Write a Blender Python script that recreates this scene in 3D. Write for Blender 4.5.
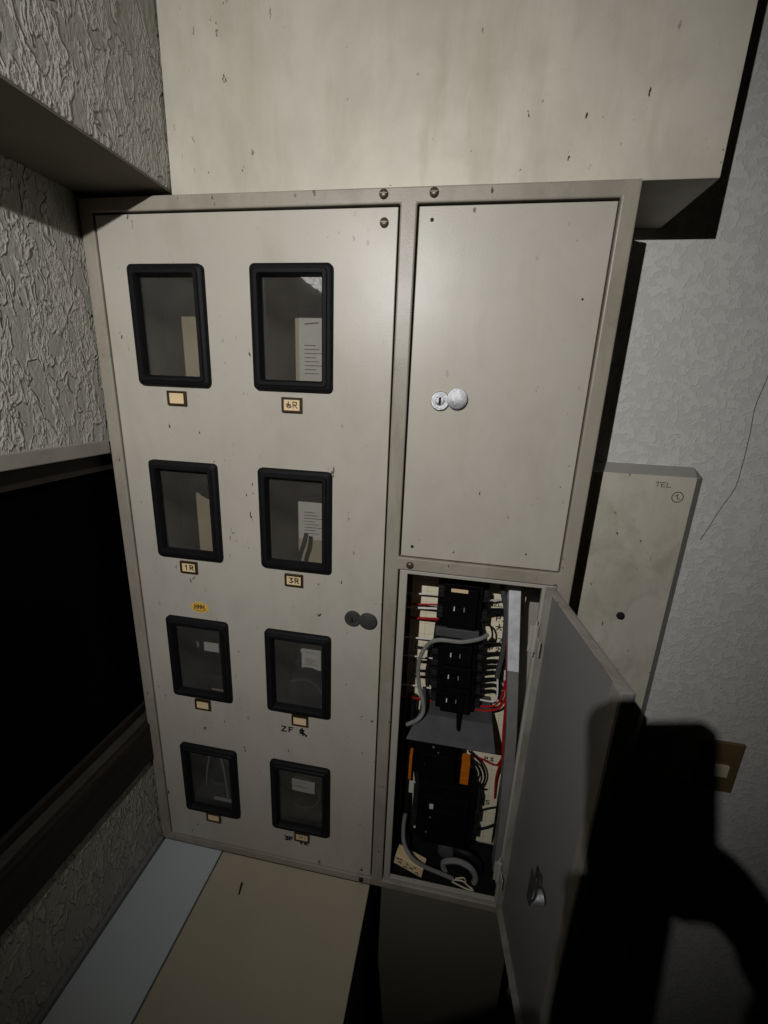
import bpy, bmesh, math, random
from mathutils import Vector, Matrix, noise

# ------------------------------------------------------------------ camera, world, exposure
scene = bpy.context.scene
for o in list(bpy.data.objects):
    bpy.data.objects.remove(o, do_unlink=True)
COL = scene.collection
random.seed(7)

# metres: x to the right along the cabinet front, y into the wall, z up; cabinet front is y = 0, its top z = 0
CAM = Vector((0.7572, -0.8319, -0.3273))
PITCH, ROLL, YAW = -0.2775, -0.0410, 0.1662
_Y = Matrix.Rotation(YAW, 3, 'Z')
_P = Matrix.Rotation(PITCH, 3, 'X')
_R = Matrix.Rotation(ROLL, 3, 'Y')
ORI = _Y @ _P @ _R                       # columns: right, forward, up
RIGHT, FWD, UP = ORI.col[0].copy(), ORI.col[1].copy(), ORI.col[2].copy()
cd = bpy.data.cameras.new('camera')
cam = bpy.data.objects.new('camera', cd)
COL.objects.link(cam)
cd.sensor_fit = 'VERTICAL'
cd.sensor_height = 24.0
cd.sensor_width = 18.0
cd.lens = 430.72 * 24.0 / 1024.0
cd.clip_start = 0.005
cm = Matrix((RIGHT, UP, -FWD)).transposed().to_4x4()
cm.translation = CAM
cam.matrix_world = cm
scene.camera = cam

world = bpy.data.worlds.new('night')
scene.world = world
world.use_nodes = True
world.node_tree.nodes['Background'].inputs[0].default_value = (0.5, 0.55, 0.6, 1)
world.node_tree.nodes['Background'].inputs[1].default_value = 0.0

vs = scene.view_settings
vs.view_transform = 'Standard'
vs.look = 'None'
vs.gamma = 1.0
vs.use_curve_mapping = False
vs.exposure = 0.0

LAMP = Vector((0.46, -1.30, 0.125))      # the head torch that lights the whole place
LAMP_WATT = 57.0
LAMP_AIM = Vector((0.47, 0.0, -0.36))

# ------------------------------------------------------------------ helpers
class MB:
    """collects shapes in one bmesh"""
    def __init__(self):
        self.bm = bmesh.new()

    def box(self, x0, x1, y0, y1, z0, z1, m=None):
        r = bmesh.ops.create_cube(self.bm, size=1.0)
        M = Matrix.Translation(((x0+x1)/2, (y0+y1)/2, (z0+z1)/2)) @ Matrix.Diagonal((abs(x1-x0), abs(y1-y0), abs(z1-z0), 1))
        if m is not None:
            M = m @ M
        bmesh.ops.transform(self.bm, matrix=M, verts=r['verts'])
        return self

    def cyl(self, c, r, h, axis='Y', n=28, r2=None, m=None):
        g = bmesh.ops.create_cone(self.bm, cap_ends=True, segments=n, radius1=r, radius2=r if r2 is None else r2, depth=h)
        R = {'Z': Matrix.Identity(4), 'Y': Matrix.Rotation(math.pi/2, 4, 'X'), 'X': Matrix.Rotation(math.pi/2, 4, 'Y')}[axis]
        M = Matrix.Translation(c) @ R
        if m is not None:
            M = m @ M
        bmesh.ops.transform(self.bm, matrix=M, verts=g['verts'])
        return self

    def lathe(self, c, prof, n=28, axis='Y'):
        """prof: (radius, offset along -y) pairs, revolved about the y axis through c"""
        rings = []
        for r, h in prof:
            ring = []
            for k in range(n):
                a = 2*math.pi*k/n
                if axis == 'Y':
                    p = (c[0]+r*math.cos(a), c[1]-h, c[2]+r*math.sin(a))
                else:
                    p = (c[0]+r*math.cos(a), c[1]+r*math.sin(a), c[2]+h)
                ring.append(self.bm.verts.new(p))
            rings.append(ring)
        for A, B in zip(rings, rings[1:]):
            for k in range(n):
                self.bm.faces.new((A[k], A[(k+1) % n], B[(k+1) % n], B[k]))
        self.bm.faces.new(rings[0][::-1])
        self.bm.faces.new(rings[-1])
        return self

    def prism(self, pts, d):
        """polygon pts (3D, planar) extruded by vector d"""
        d = Vector(d)
        a = [self.bm.verts.new(p) for p in pts]
        b = [self.bm.verts.new(Vector(p)+d) for p in pts]
        n = len(pts)
        self.bm.faces.new(a[::-1])
        self.bm.faces.new(b)
        for i in range(n):
            self.bm.faces.new((a[i], a[(i+1) % n], b[(i+1) % n], b[i]))
        return self

    def loft(self, loops, closed=True):
        """rings of equal count; closed joins last ring to first"""
        R = [[self.bm.verts.new(p) for p in lp] for lp in loops]
        n = len(R[0])
        prs = list(zip(R, R[1:])) + ([(R[-1], R[0])] if closed else [])
        for A, B in prs:
            for k in range(n):
                self.bm.faces.new((A[k], A[(k+1) % n], B[(k+1) % n], B[k]))
        return self

    def tube(self, pts, r, n=10, smooth=6, taper=None):
        P = spline(pts, smooth) if smooth else [Vector(p) for p in pts]
        rings = []
        t0 = (P[1]-P[0]).normalized()
        ref = Vector((0, 0, 1)) if abs(t0.z) < .9 else Vector((1, 0, 0))
        u = t0.cross(ref).normalized()
        for i, p in enumerate(P):
            t = (P[min(i+1, len(P)-1)]-P[max(i-1, 0)]).normalized()
            u = (u-t*u.dot(t)).normalized()
            v = t.cross(u)
            rr = r if taper is None else r*(1+(taper-1)*i/(len(P)-1))
            rings.append([self.bm.verts.new(p+(u*math.cos(2*math.pi*k/n)+v*math.sin(2*math.pi*k/n))*rr) for k in range(n)])
        for A, B in zip(rings, rings[1:]):
            for k in range(n):
                self.bm.faces.new((A[k], A[(k+1) % n], B[(k+1) % n], B[k]))
        self.bm.faces.new(rings[0][::-1])
        self.bm.faces.new(rings[-1])
        return self

    def ribbon(self, pts, w, y0, y1):
        """pen stroke in the xz plane: flat segments w wide between y0 and y1"""
        for a, b in zip(pts, pts[1:]):
            a = Vector((a[0], 0, a[1])); b = Vector((b[0], 0, b[1]))
            t = (b-a)
            if t.length < 1e-6:
                continue
            t = t.normalized()
            s = Vector((-t.z, 0, t.x))*w/2
            a2 = a-t*w*.35; b2 = b+t*w*.35
            q = [a2+s, b2+s, b2-s, a2-s]
            self.prism([(v.x, y0, v.z) for v in q], (0, y1-y0, 0))
        return self

    def grid_panel(self, xs, zs, holes, y0, y1):
        """flat panel with rectangular openings; holes = set of (i, j) cells"""
        F = {}; B = {}
        def V(D, i, j, y):
            if (i, j) not in D:
                D[(i, j)] = self.bm.verts.new((xs[i], y, zs[j]))
            return D[(i, j)]
        nx, nz = len(xs)-1, len(zs)-1
        solid = lambda i, j: 0 <= i < nx and 0 <= j < nz and (i, j) not in holes
        for i in range(nx):
            for j in range(nz):
                if not solid(i, j):
                    continue
                c = [(i, j), (i+1, j), (i+1, j+1), (i, j+1)]
                self.bm.faces.new([V(F, a, b, y0) for a, b in c])
                self.bm.faces.new([V(B, a, b, y1) for a, b in c][::-1])
                for (di, dj), (p, q) in zip(((0, -1), (1, 0), (0, 1), (-1, 0)), zip(c, c[1:]+c[:1])):
                    if not solid(i+di, j+dj):
                        self.bm.faces.new((V(F, *q, y0), V(F, *p, y0), V(B, *p, y1), V(B, *q, y1)))
        return self

    def xf(self, m):
        bmesh.ops.transform(self.bm, matrix=m, verts=self.bm.verts[:])
        return self


def spline(pts, k=6):
    P = [Vector(p) for p in pts]
    if len(P) == 2:
        return P
    P = [P[0]*2-P[1]] + P + [P[-1]*2-P[-2]]
    out = []
    for i in range(1, len(P)-2):
        a, b, c, d = P[i-1], P[i], P[i+1], P[i+2]
        for s in range(k):
            t = s/k
            out.append(.5*((2*b)+(c-a)*t+(2*a-5*b+4*c-d)*t*t+(3*b-a-3*c+d)*t**3))
    out.append(P[-2])
    return out


def rrect(cx, cz, w, h, r, y, n=5):
    """rounded rectangle loop in the xz plane"""
    out = []
    for sx, sz, a0 in ((1, 1, 0), (-1, 1, 90), (-1, -1, 180), (1, -1, 270)):
        for k in range(n+1):
            a = math.radians(a0+90*k/n)
            out.append((cx+sx*(w/2-r)+r*math.cos(a), y, cz+sz*(h/2-r)+r*math.sin(a)))
    return out


WLOC = {}
def wloc(o):
    return WLOC.get(o.name, Vector((0, 0, 0))) if o is not None else Vector((0, 0, 0))


def obj(name, mb, mat, parent=None, loc=None, smooth=False, bevel=0.0, seg=2, label=None):
    """links a bmesh as ONE mesh object. Geometry is in world coordinates unless loc gives the origin of local geometry."""
    bm = mb.bm
    bmesh.ops.recalc_face_normals(bm, faces=bm.faces[:])
    if loc is None:
        if parent is None:
            lo = Vector((min(v.co.x for v in bm.verts), min(v.co.y for v in bm.verts), min(v.co.z for v in bm.verts)))
            hi = Vector((max(v.co.x for v in bm.verts), max(v.co.y for v in bm.verts), max(v.co.z for v in bm.verts)))
            base = Vector(((lo.x+hi.x)/2, (lo.y+hi.y)/2, lo.z))
        else:
            base = wloc(parent)
        bmesh.ops.translate(bm, vec=-base, verts=bm.verts[:])
        loc = base
    me = bpy.data.meshes.new(name)
    bm.to_mesh(me)
    bm.free()
    o = bpy.data.objects.new(name, me)
    COL.objects.link(o)
    if isinstance(mat, (list, tuple)):
        for m_ in mat:
            me.materials.append(m_)
    else:
        me.materials.append(mat)
    if smooth:
        for p in me.polygons:
            p.use_smooth = True
        try:
            me.set_sharp_from_angle(angle=math.radians(40))
        except Exception:
            pass
    o.parent = parent
    o.location = Vector(loc)-wloc(parent)
    WLOC[o.name] = Vector(loc)
    if bevel:
        b = o.modifiers.new('bevel', 'BEVEL')
        b.width = bevel; b.segments = seg; b.limit_method = 'ANGLE'; b.angle_limit = math.radians(40)
    if label:
        o['label'] = label
    return o


def tag(o, label, cat, group=None, kind=None):
    o['label'] = label
    o['category'] = cat
    if group: o['group'] = group
    if kind: o['kind'] = kind
    return o


def thing(name, label, cat, loc=(0, 0, 0), group=None):
    o = bpy.data.objects.new(name, None)
    o.empty_display_size = .05
    COL.objects.link(o)
    o.location = loc
    WLOC[o.name] = Vector(loc)
    return tag(o, label, cat, group)


def structure(o, label, cat):
    return tag(o, label, cat, kind='structure')


def copy_part(src, parent, loc):
    c = src.copy()
    COL.objects.link(c)
    c.parent = parent
    c.location = Vector(loc)-wloc(parent)
    WLOC[c.name] = Vector(loc)
    return c


# ------------------------------------------------------------------ materials
def srgb(r, g, b):
    f = lambda c: (c/255/12.92) if c/255 <= .04045 else ((c/255+.055)/1.055)**2.4
    return (f(r), f(g), f(b), 1)


class NT:
    def __init__(self, name):
        self.m = bpy.data.materials.new(name)
        self.m.use_nodes = True
        self.t = self.m.node_tree
        self.b = self.t.nodes['Principled BSDF']
        self.co = self.n('ShaderNodeTexCoord').outputs['Object']

    def n(self, t, **k):
        nd = self.t.nodes.new(t)
        for a, v in k.items():
            setattr(nd, a, v)
        return nd

    def link(self, a, b):
        self.t.links.new(a, b)

    def mapped(self, scale=(1, 1, 1), rot=(0, 0, 0)):
        mp = self.n('ShaderNodeMapping')
        mp.inputs['Scale'].default_value = scale
        mp.inputs['Rotation'].default_value = rot
        self.link(self.co, mp.inputs['Vector'])
        return mp.outputs[0]

    def noise(self, scale, detail=4, rough=.55, vec=None, dist=0):
        nd = self.n('ShaderNodeTexNoise')
        nd.inputs['Scale'].default_value = scale
        nd.inputs['Detail'].default_value = detail
        nd.inputs['Roughness'].default_value = rough
        nd.inputs['Distortion'].default_value = dist
        self.link(vec if vec is not None else self.co, nd.inputs['Vector'])
        return nd.outputs['Fac']

    def ramp(self, fac, stops):
        nd = self.n('ShaderNodeValToRGB')
        e = nd.color_ramp.elements
        while len(e) < len(stops):
            e.new(.5)
        for s, (p, c) in zip(e, stops):
            s.position = p
            s.color = c if isinstance(c, tuple) else (c, c, c, 1)
        self.link(fac, nd.inputs[0])
        return nd.outputs[0]

    def mix(self, fac, a, b, mode='MIX'):
        nd = self.n('ShaderNodeMix', data_type='RGBA', blend_type=mode)
        for sock, v in ((nd.inputs[0], fac), (nd.inputs[6], a), (nd.inputs[7], b)):
            if hasattr(v, 'is_linked'):
                self.link(v, sock)
            else:
                sock.default_value = v
        return nd.outputs[2]

    def math(self, op, a, b=0.5):
        nd = self.n('ShaderNodeMath', operation=op)
        for sock, v in ((nd.inputs[0], a), (nd.inputs[1], b)):
            if hasattr(v, 'is_linked'):
                self.link(v, sock)
            else:
                sock.default_value = v
        return nd.outputs[0]

    def bump(self, h, dist, strength=1.0):
        nd = self.n('ShaderNodeBump')
        nd.inputs['Distance'].default_value = dist
        nd.inputs['Strength'].default_value = strength
        self.link(h, nd.inputs['Height'])
        self.link(nd.outputs[0], self.b.inputs['Normal'])

    def done(self, color=None, rough=.5, spec=.5, metal=0.0):
        if color is not None:
            if hasattr(color, 'is_linked'):
                self.link(color, self.b.inputs['Base Color'])
            else:
                self.b.inputs['Base Color'].default_value = color
        if hasattr(rough, 'is_linked'):
            self.link(rough, self.b.inputs['Roughness'])
        else:
            self.b.inputs['Roughness'].default_value = rough
        self.b.inputs['Specular IOR Level'].default_value = spec
        self.b.inputs['Metallic'].default_value = metal
        return self.m


def plain(name, c, rough=.5, spec=.5, metal=0.0, var=.12, vs_=40, bump=0.0):
    t = NT(name)
    f = t.noise(vs_, 4)
    lo = tuple(max(0, x*(1-var)) for x in c[:3])+(1,)
    hi = tuple(min(1, x*(1+var)) for x in c[:3])+(1,)
    if bump:
        t.bump(t.noise(vs_*6, 3), bump)
    return t.done(t.ramp(f, ((.3, lo), (.7, hi))), rough, spec, metal)


def paint(name, c, rough=.42, chips=.5, stain=.5, spec=.45, peel=.0006, blotch=0.0):
    """old sprayed enamel: soft stains, sparse dark chips, rust freckles, faint orange peel"""
    t = NT(name)
    big = t.noise(2.3, 6, .6)
    col = t.ramp(big, ((.25, tuple(x*(1-.22*stain) for x in c[:3])+(1,)), (.6, c), (.8, tuple(min(1, x*1.04) for x in c[:3])+(1,))))
    strk = t.noise(9, 5, .6, t.mapped((1.6, 1, .28)))
    col = t.mix(t.math('MULTIPLY', t.ramp(strk, ((.52, 0.0), (.75, 1.0))), .30*stain), col, (c[0]*.62, c[1]*.56, c[2]*.46, 1))
    if blotch:
        col = t.mix(t.math('MULTIPLY', t.ramp(t.noise(13, 6, .65, t.mapped((1, 1, .6)), .6), ((.46, 0.0), (.66, 1.0))), blotch), col, (c[0]*.50, c[1]*.46, c[2]*.40, 1))
    fine = t.noise(75, 3, .6, t.mapped((1, 1, .5)))
    mask = t.noise(6, 3)
    ch = t.math('MULTIPLY', t.ramp(fine, ((.692, 0.0), (.712, 1.0))), t.ramp(mask, ((.43, 0.0), (.55, 1.0))))
    col = t.mix(t.math('MULTIPLY', ch, chips), col, (.03, .025, .02, 1))
    t.bump(t.noise(420, 2), peel, .35)
    return t.done(col, t.ramp(big, ((.3, rough+.1), (.7, rough))), spec)


def plaster(name, c, scale, dist, mott=.3, stretch=(1, 1, 1), fade=None, rot=(0, 0, 0)):
    """trowelled plaster: flattened raised patches with ragged rims"""
    t = NT(name)
    v = t.mapped(stretch, rot)
    n1 = t.noise(scale, 2.5, .5, v, .5)
    n2 = t.noise(scale*2.1, 3, .55, v, .8)
    n3 = t.noise(scale*6, 3, .6, v)
    plate = t.ramp(n1, ((.47, 0.0), (.53, 1.0)))
    rim = t.ramp(n1, ((.42, 0.0), (.485, 1.0), (.54, 0.0)))
    rough = t.math('MULTIPLY', t.math('SUBTRACT', 1.0, plate), t.math('ADD', n2, t.math('MULTIPLY', n3, .5)))
    h = t.math('ADD', t.math('MULTIPLY', plate, .35), t.math('MULTIPLY', rim, .45))
    h = t.math('ADD', h, t.math('MULTIPLY', rough, .9))
    h = t.math('ADD', h, t.math('MULTIPLY', n2, .35))
    big = t.noise(1.7, 5)
    dk = tuple(x*(1-mott) for x in c[:3])+(1,)
    col = t.ramp(n1, ((.46, c), (.58, dk)))
    col = t.mix(t.ramp(big, ((.35, .25), (.65, 0.0))), col, tuple(x*.8 for x in c[:3])+(1,))
    t.bump(h, dist, 1.0)
    return t.done(col, .82, .25)


M = {}
M['cab'] = paint('cabinet_enamel', srgb(185, 179, 167), .34, 1.0, .6, .42, blotch=.13)
M['cab_frame'] = paint('cabinet_frame_enamel', srgb(160, 152, 139), .34, 1.0, 1.0, .42, blotch=.4)
M['cab_in'] = paint('cabinet_inner_enamel', srgb(172, 167, 156), .45, .6, .5)
M['rim'] = paint('worn_rim_enamel', srgb(150, 145, 137), .5, .8, .8, blotch=.7)
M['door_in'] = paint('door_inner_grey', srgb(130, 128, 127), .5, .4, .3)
M['box'] = paint('duct_paint', srgb(206, 199, 184), .5, 1.0, 1.6, blotch=.20)
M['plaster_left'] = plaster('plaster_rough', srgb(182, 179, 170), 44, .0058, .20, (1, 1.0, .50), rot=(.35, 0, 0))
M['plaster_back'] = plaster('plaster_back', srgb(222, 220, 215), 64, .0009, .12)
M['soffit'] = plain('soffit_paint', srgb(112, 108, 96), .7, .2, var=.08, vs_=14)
M['rubber'] = plain('window_rubber', (.0065, .0065, .0075, 1), .6, .16, var=.25, vs_=60, bump=.0004)
M['black'] = plain('black_bakelite', (.0032, .0032, .0034, 1), .55, .08, var=.3, vs_=60)
M['black2'] = plain('worn_black_plastic', (.015, .015, .016, 1), .5, .25, var=.3, vs_=90)
M['cable_black'] = plain('black_insulation', (.008, .008, .008, 1), .5, .3)
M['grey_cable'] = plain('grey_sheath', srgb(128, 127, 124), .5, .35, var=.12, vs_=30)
M['dark_grey'] = plain('dark_grey_steel', srgb(74, 74, 75), .5, .3, var=.2, vs_=25)
M['white_wire'] = plain('white_insulation', srgb(232, 230, 224), .45, .4)
M['red_wire'] = plain('red_insulation', srgb(168, 22, 24), .45, .4)
M['orange'] = plain('orange_plastic', srgb(196, 106, 20), .45, .4)
M['gap'] = plain('gap_shade_black', (.008, .008, .008, 1), .8, .1)  # black standing in for shade in gaps and on the compartment floor
M['steel'] = plain('nickel_lock', srgb(196, 196, 200), .36, .5, metal=.75, var=.2, vs_=260, bump=.0006)
M['lock_dark'] = plain('dark_lock', (.045, .045, .045, 1), .6, .3, var=.2, vs_=200)
M['screw'] = plain('old_screw', srgb(96, 88, 74), .45, .5, metal=.6, var=.4, vs_=300)
M['brass_dark'] = plain('brown_card_holder', srgb(62, 44, 24), .4, .5, metal=.3, var=.2)
M['card'] = plain('card', srgb(226, 200, 158), .7, .2, var=.05)
M['ink'] = plain('ink', (.012, .011, .011, 1), .6, .2, var=.1)
M['ink_soft'] = plain('faded_ink', srgb(96, 88, 74), .7, .2, var=.2)
M['crack'] = plain('crack_grey', srgb(120, 118, 114), .9, .1, var=.3, vs_=90)
M['sticker'] = plain('yellow_sticker', srgb(222, 178, 84), .5, .4, var=.06)
M['paper'] = plain('paper', srgb(206, 202, 192), .8, .2, var=.06)
M['tape'] = plain('mottled_grey', srgb(150, 148, 146), .5, .4, var=.5, vs_=220)
M['tel'] = paint('tel_panel_paint', srgb(212, 206, 190), .55, .9, 1.2, blotch=.45)
M['tel_rim'] = paint('tel_rim_paint', srgb(160, 157, 150), .55, .4, .5)
M['outlet'] = plain('bronze_plate', srgb(118, 100, 68), .4, .5, metal=.2, var=.1)
M['ivory'] = plain('ivory_plastic', srgb(206, 196, 168), .4, .4, var=.05)
M['wood_dark'] = NT('dark_wood')
_t = M['wood_dark']
_g = _t.noise(16, 6, .65, _t.mapped((3, .25, 3)))
_t.bump(_g, .003)
M['wood_dark'] = _t.done(_t.ramp(_g, ((.3, srgb(26, 21, 18)), (.6, srgb(46, 39, 34)), (.8, srgb(60, 52, 47)))), .6, .3)
M['sill'] = plain('sill_paint', srgb(60, 56, 51), .6, .3, var=.25, vs_=20)
M['casing'] = plain('casing_paint', srgb(150, 146, 137), .6, .3, var=.15, vs_=14)
M['floor_beige'] = plain('floor_beige', srgb(176, 166, 144), .55, .35, var=.05, vs_=5)
M['floor_white'] = plain('floor_white', srgb(186, 194, 196), .5, .4, var=.03, vs_=5)
M['base'] = plain('baseboard_grey', srgb(120, 120, 118), .6, .3, var=.1)
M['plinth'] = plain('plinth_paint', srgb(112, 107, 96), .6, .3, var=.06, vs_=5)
M['concrete'] = plain('concrete', srgb(90, 88, 84), .9, .1, var=.2, vs_=8)
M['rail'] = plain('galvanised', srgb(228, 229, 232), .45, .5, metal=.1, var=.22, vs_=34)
M['wood_back'] = plain('plywood', srgb(176, 162, 134), .8, .15, var=.15, vs_=10)


def glass_mat(name, haze, col, tint=(.9, .9, .9, 1)):
    t = NT(name)
    nt = t.t
    nt.nodes.remove(t.b)
    out = [n for n in nt.nodes if n.type == 'OUTPUT_MATERIAL'][0]
    tr = t.n('ShaderNodeBsdfTransparent'); tr.inputs[0].default_value = tint
    gl = t.n('ShaderNodeBsdfGlossy'); gl.inputs['Roughness'].default_value = .08
    df = t.n('ShaderNodeBsdfDiffuse'); df.inputs[0].default_value = col
    lw = t.n('ShaderNodeLayerWeight'); lw.inputs[0].default_value = .5
    fr = t.math('ADD', t.math('MULTIPLY', t.math('POWER', lw.outputs['Facing'], 5.0), .9), .035)
    a = t.n('ShaderNodeMixShader'); b = t.n('ShaderNodeMixShader')
    dust = t.ramp(t.noise(9, 5), ((.3, haze*.6), (.7, haze*1.35)))
    t.link(dust, a.inputs[0]); t.link(tr.outputs[0], a.inputs[1]); t.link(df.outputs[0], a.inputs[2])
    t.link(fr, b.inputs[0]); t.link(a.outputs[0], b.inputs[1]); t.link(gl.outputs[0], b.inputs[2])
    t.link(b.outputs[0], out.inputs[0])
    return t.m


M['pane'] = glass_mat('dusty_pane', .045, srgb(190, 186, 178))
M['night_glass'] = plain('night_glass', (.0012, .0012, .0014, 1), .35, .02, var=.2)
M['dome'] = glass_mat('meter_dome_glass', .006, srgb(150, 150, 150))

# back board: cream cloth-grain board with pencilled grid
_t = NT('cream_board')
_w = _t.n('ShaderNodeTexBrick')
_w.offset = 0
_w.inputs['Scale'].default_value = 1.0
_w.inputs['Brick Width'].default_value = .030
_w.inputs['Row Height'].default_value = .030
_w.inputs['Mortar Size'].default_value = .0006
_w.inputs['Mortar Smooth'].default_value = .2
_w.inputs['Color1'].default_value = srgb(244, 234, 206)
_w.inputs['Color2'].default_value = srgb(236, 226, 198)
_w.inputs['Mortar'].default_value = srgb(200, 186, 150)
_t.link(_t.mapped((1, 1, 1), (math.pi/2, 0, 0)), _w.inputs['Vector'])
M['board'] = _t.done(_w.outputs[0], .7, .2)

# ------------------------------------------------------------------ the setting
XL = -0.004          # left wall plane
YB = 0.23            # back wall plane
ZF = -1.615          # floor
DEEP = -2.75

# left wall with the window opening
mb = MB()
WY0, WY1, WZ0, WZ1 = -1.75, 0.16, -1.195, -0.487
ys = [-2.6, WY0, WY1, YB+.1]
zs = [ZF-.02, WZ0, WZ1, .7]
mb.grid_panel(ys, zs, {(1, 1)}, 0.0, 0.16)
# panel was made in (x=y-world, y=depth): turn it so that it faces +x
mb.xf(Matrix(((0, -1, 0, XL), (1, 0, 0, 0), (0, 0, 1, 0), (0, 0, 0, 1))))
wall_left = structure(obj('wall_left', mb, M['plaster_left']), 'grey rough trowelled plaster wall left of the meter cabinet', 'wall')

# boxed-out plaster above the left wall
mb = MB().box(XL-.02, .187, -2.6, .028, .012, .72)
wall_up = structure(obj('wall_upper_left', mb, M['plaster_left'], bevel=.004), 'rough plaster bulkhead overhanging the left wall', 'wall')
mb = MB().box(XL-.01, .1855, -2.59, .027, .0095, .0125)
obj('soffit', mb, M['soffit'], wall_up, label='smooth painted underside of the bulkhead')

# back wall and side
mb = MB().box(-.1, 2.9, YB, YB+.08, DEEP, .9)
wall_back = structure(obj('wall_back', mb, M['plaster_back']), 'pale mottled plaster wall behind and right of the cabinet', 'wall')
crk = [(1.372, -.20), (1.374, -.268), (1.366, -.33), (1.369, -.38), (1.371, -.43), (1.371, -.467), (1.369, -.508), (1.352, -.555), (1.338, -.60), (1.326, -.635)]
mb = MB().tube([(x, YB+.0004, z) for x, z in crk], .0011, 6, 5)
obj('crack', mb, M['crack'], wall_back, label='thin wandering crack in the plaster')

# floor: raised platform on the left, pit on the right
floor = structure(obj('floor', MB().box(XL, .6195, -2.6, YB, DEEP, ZF-.008), M['concrete']), 'raised floor platform in front of the cabinet', 'floor')
mb = MB().box(.1925, .6205, -2.6, .0, ZF-.008, ZF)
obj('floor_panel', mb, M['floor_beige'], floor, bevel=.0015, label='beige floor panel')
mb = MB().box(.010, .1885, -2.6, .0, ZF-.008, ZF+.001)
obj('floor_panel', mb, M['floor_white'], floor, bevel=.0015, label='bluish white floor strip')
base = structure(obj('baseboard_left', MB().box(XL, .009, -2.6, -.004, ZF-.008, ZF+.014), M['base'], bevel=.003), 'thin grey skirting strip along the left wall', 'baseboard')
structure(obj('floor_lower', MB().box(.62, 2.9, -2.6, YB+.05, DEEP-.05, DEEP), M['concrete']), 'dark lower floor in the pit right of the platform', 'floor')
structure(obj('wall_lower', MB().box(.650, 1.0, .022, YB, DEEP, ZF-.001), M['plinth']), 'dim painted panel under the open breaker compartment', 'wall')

# window in the left wall
win = obj('window_1', MB().grid_panel([WY0, WY0+.05, -.86, -.81, WY1-.05, WY1], [WZ0, WZ0+.022, WZ1-.040, WZ1], {(1, 1), (3, 1)}, .018, .042).xf(
    Matrix(((0, -1, 0, XL), (1, 0, 0, 0), (0, 0, 1, 0), (0, 0, 0, 1)))), M['wood_dark'])
structure(win, 'dark window with brown wooden frame in the left wall', 'window')
for (a, b) in ((WY0+.05, -.86), (-.81, WY1-.05)):
    obj('window_pane', MB().box(XL-.034, XL-.030, a-.004, b+.004, WZ0+.018, WZ1-.036), M['night_glass'], win)
obj('window_head', MB().box(XL-.16, XL+.005, WY0-.03, -.001, WZ1, WZ1+.029), M['casing'], win, bevel=.002, label='pale painted head casing')
obj('window_sill', MB().box(XL-.16, XL+.0035, WY0-.03, WY1, WZ0-.012, WZ0), M['sill'], win, bevel=.002, label='grey worn sill board')
obj('window_apron', MB().box(XL-.02, XL+.012, WY0-.03, -.001, WZ0-.125, WZ0-.012), M['wood_dark'], win, bevel=.003, label='dark brown wooden board under the sill')

# ------------------------------------------------------------------ boxed duct above the cabinet
duct = thing('duct_box', 'large off-white painted box housing above the meter cabinet', 'box', (.65, .12, 0))
DX0, DX1, DY = .190, 1.113, .015
mb = MB()
mb.box(DX0, DX1, DY, DY+.004, .0025, .75)
obj('front_panel', mb, M['box'], duct, bevel=.0012)
obj('side_panel', MB().box(DX1-.004, DX1, DY+.004, YB, .0025, .75), M['box'], duct)
obj('bottom_panel', MB().box(DX0, DX1-.004, DY+.004, YB, .0025, .0065), M['box'], duct)

# ------------------------------------------------------------------ meter cabinet
H = -1.6146
cab = thing('meter_cabinet', 'beige steel electricity meter cabinet with eight windows and open breaker compartment', 'cabinet', (.5, .115, H))
FX = [0, .0286, .624, .6528, .9731, 1.0]
FZ = [H, -1.5912, -.690, -.6623, -.0246, 0]
mb = MB().grid_panel(FX, FZ, {(1, 1), (1, 2), (1, 3), (3, 1), (3, 3)}, 0.0, .018)
obj('front_frame', mb, M['cab_frame'], cab, bevel=.0028, seg=3)
mb = MB()
mb.box(.001, .004, .018, YB-.002, H, -.001)
mb.box(.996, .999, .018, YB-.002, H, -.001)
mb.box(.004, .996, .018, YB-.002, -.004, -.001)
mb.box(.004, .996, .018, YB-.002, H, H+.003)
mb.box(.004, .996, YB-.005, YB-.002, H+.003, -.004)
mb.box(.637, .640, .018, YB-.005, H+.003, -.004)
mb.box(.640, .996, .018, YB-.005, -.678, -.675)
obj('body', mb, M['cab_in'], cab)
obj('meter_board', MB().box(.012, .630, .205, .215, -1.58, -.03), M['wood_back'], cab, label='plywood board behind the meters')
# black ring behind the doors' gaps, colouring in their shade
for nm, (x0, x1, z0, z1) in {'a': (.0286, .624, -1.5912, -.0246), 'b': (.6528, .9731, -.6623, -.0246)}.items():
    lo = [rrect((x0+x1)/2, (z0+z1)/2, x1-x0, z1-z0, .0005, y, 1) for y in (.0145,)]
    mb = MB().grid_panel([x0-.002, x0+.016, x1-.016, x1+.002], [z0-.002, z0+.016, z1-.016, z1+.002], {(1, 1)}, .0125, .0165)
    obj('door_gap_shade', mb, M['gap'], cab, label='black ring for the shade in the door gap')
# lip of the open compartment
mb = MB().grid_panel([.6560, .6725, .9460, .9725], [-1.5905, -1.580, -.700, -.6920], {(1, 1)}, .005, .016)
obj('opening_lip', mb, M['cab_in'], cab, bevel=.0012)
mb = MB().grid_panel([.6485, .6700, .9490, .9775], [-1.5960, -1.583, -.698, -.6850], {(1, 1)}, .0165, .0185)
obj('opening_backing', mb, M['gap'], cab)  # black backing added to stop light leaking past the lip

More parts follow.
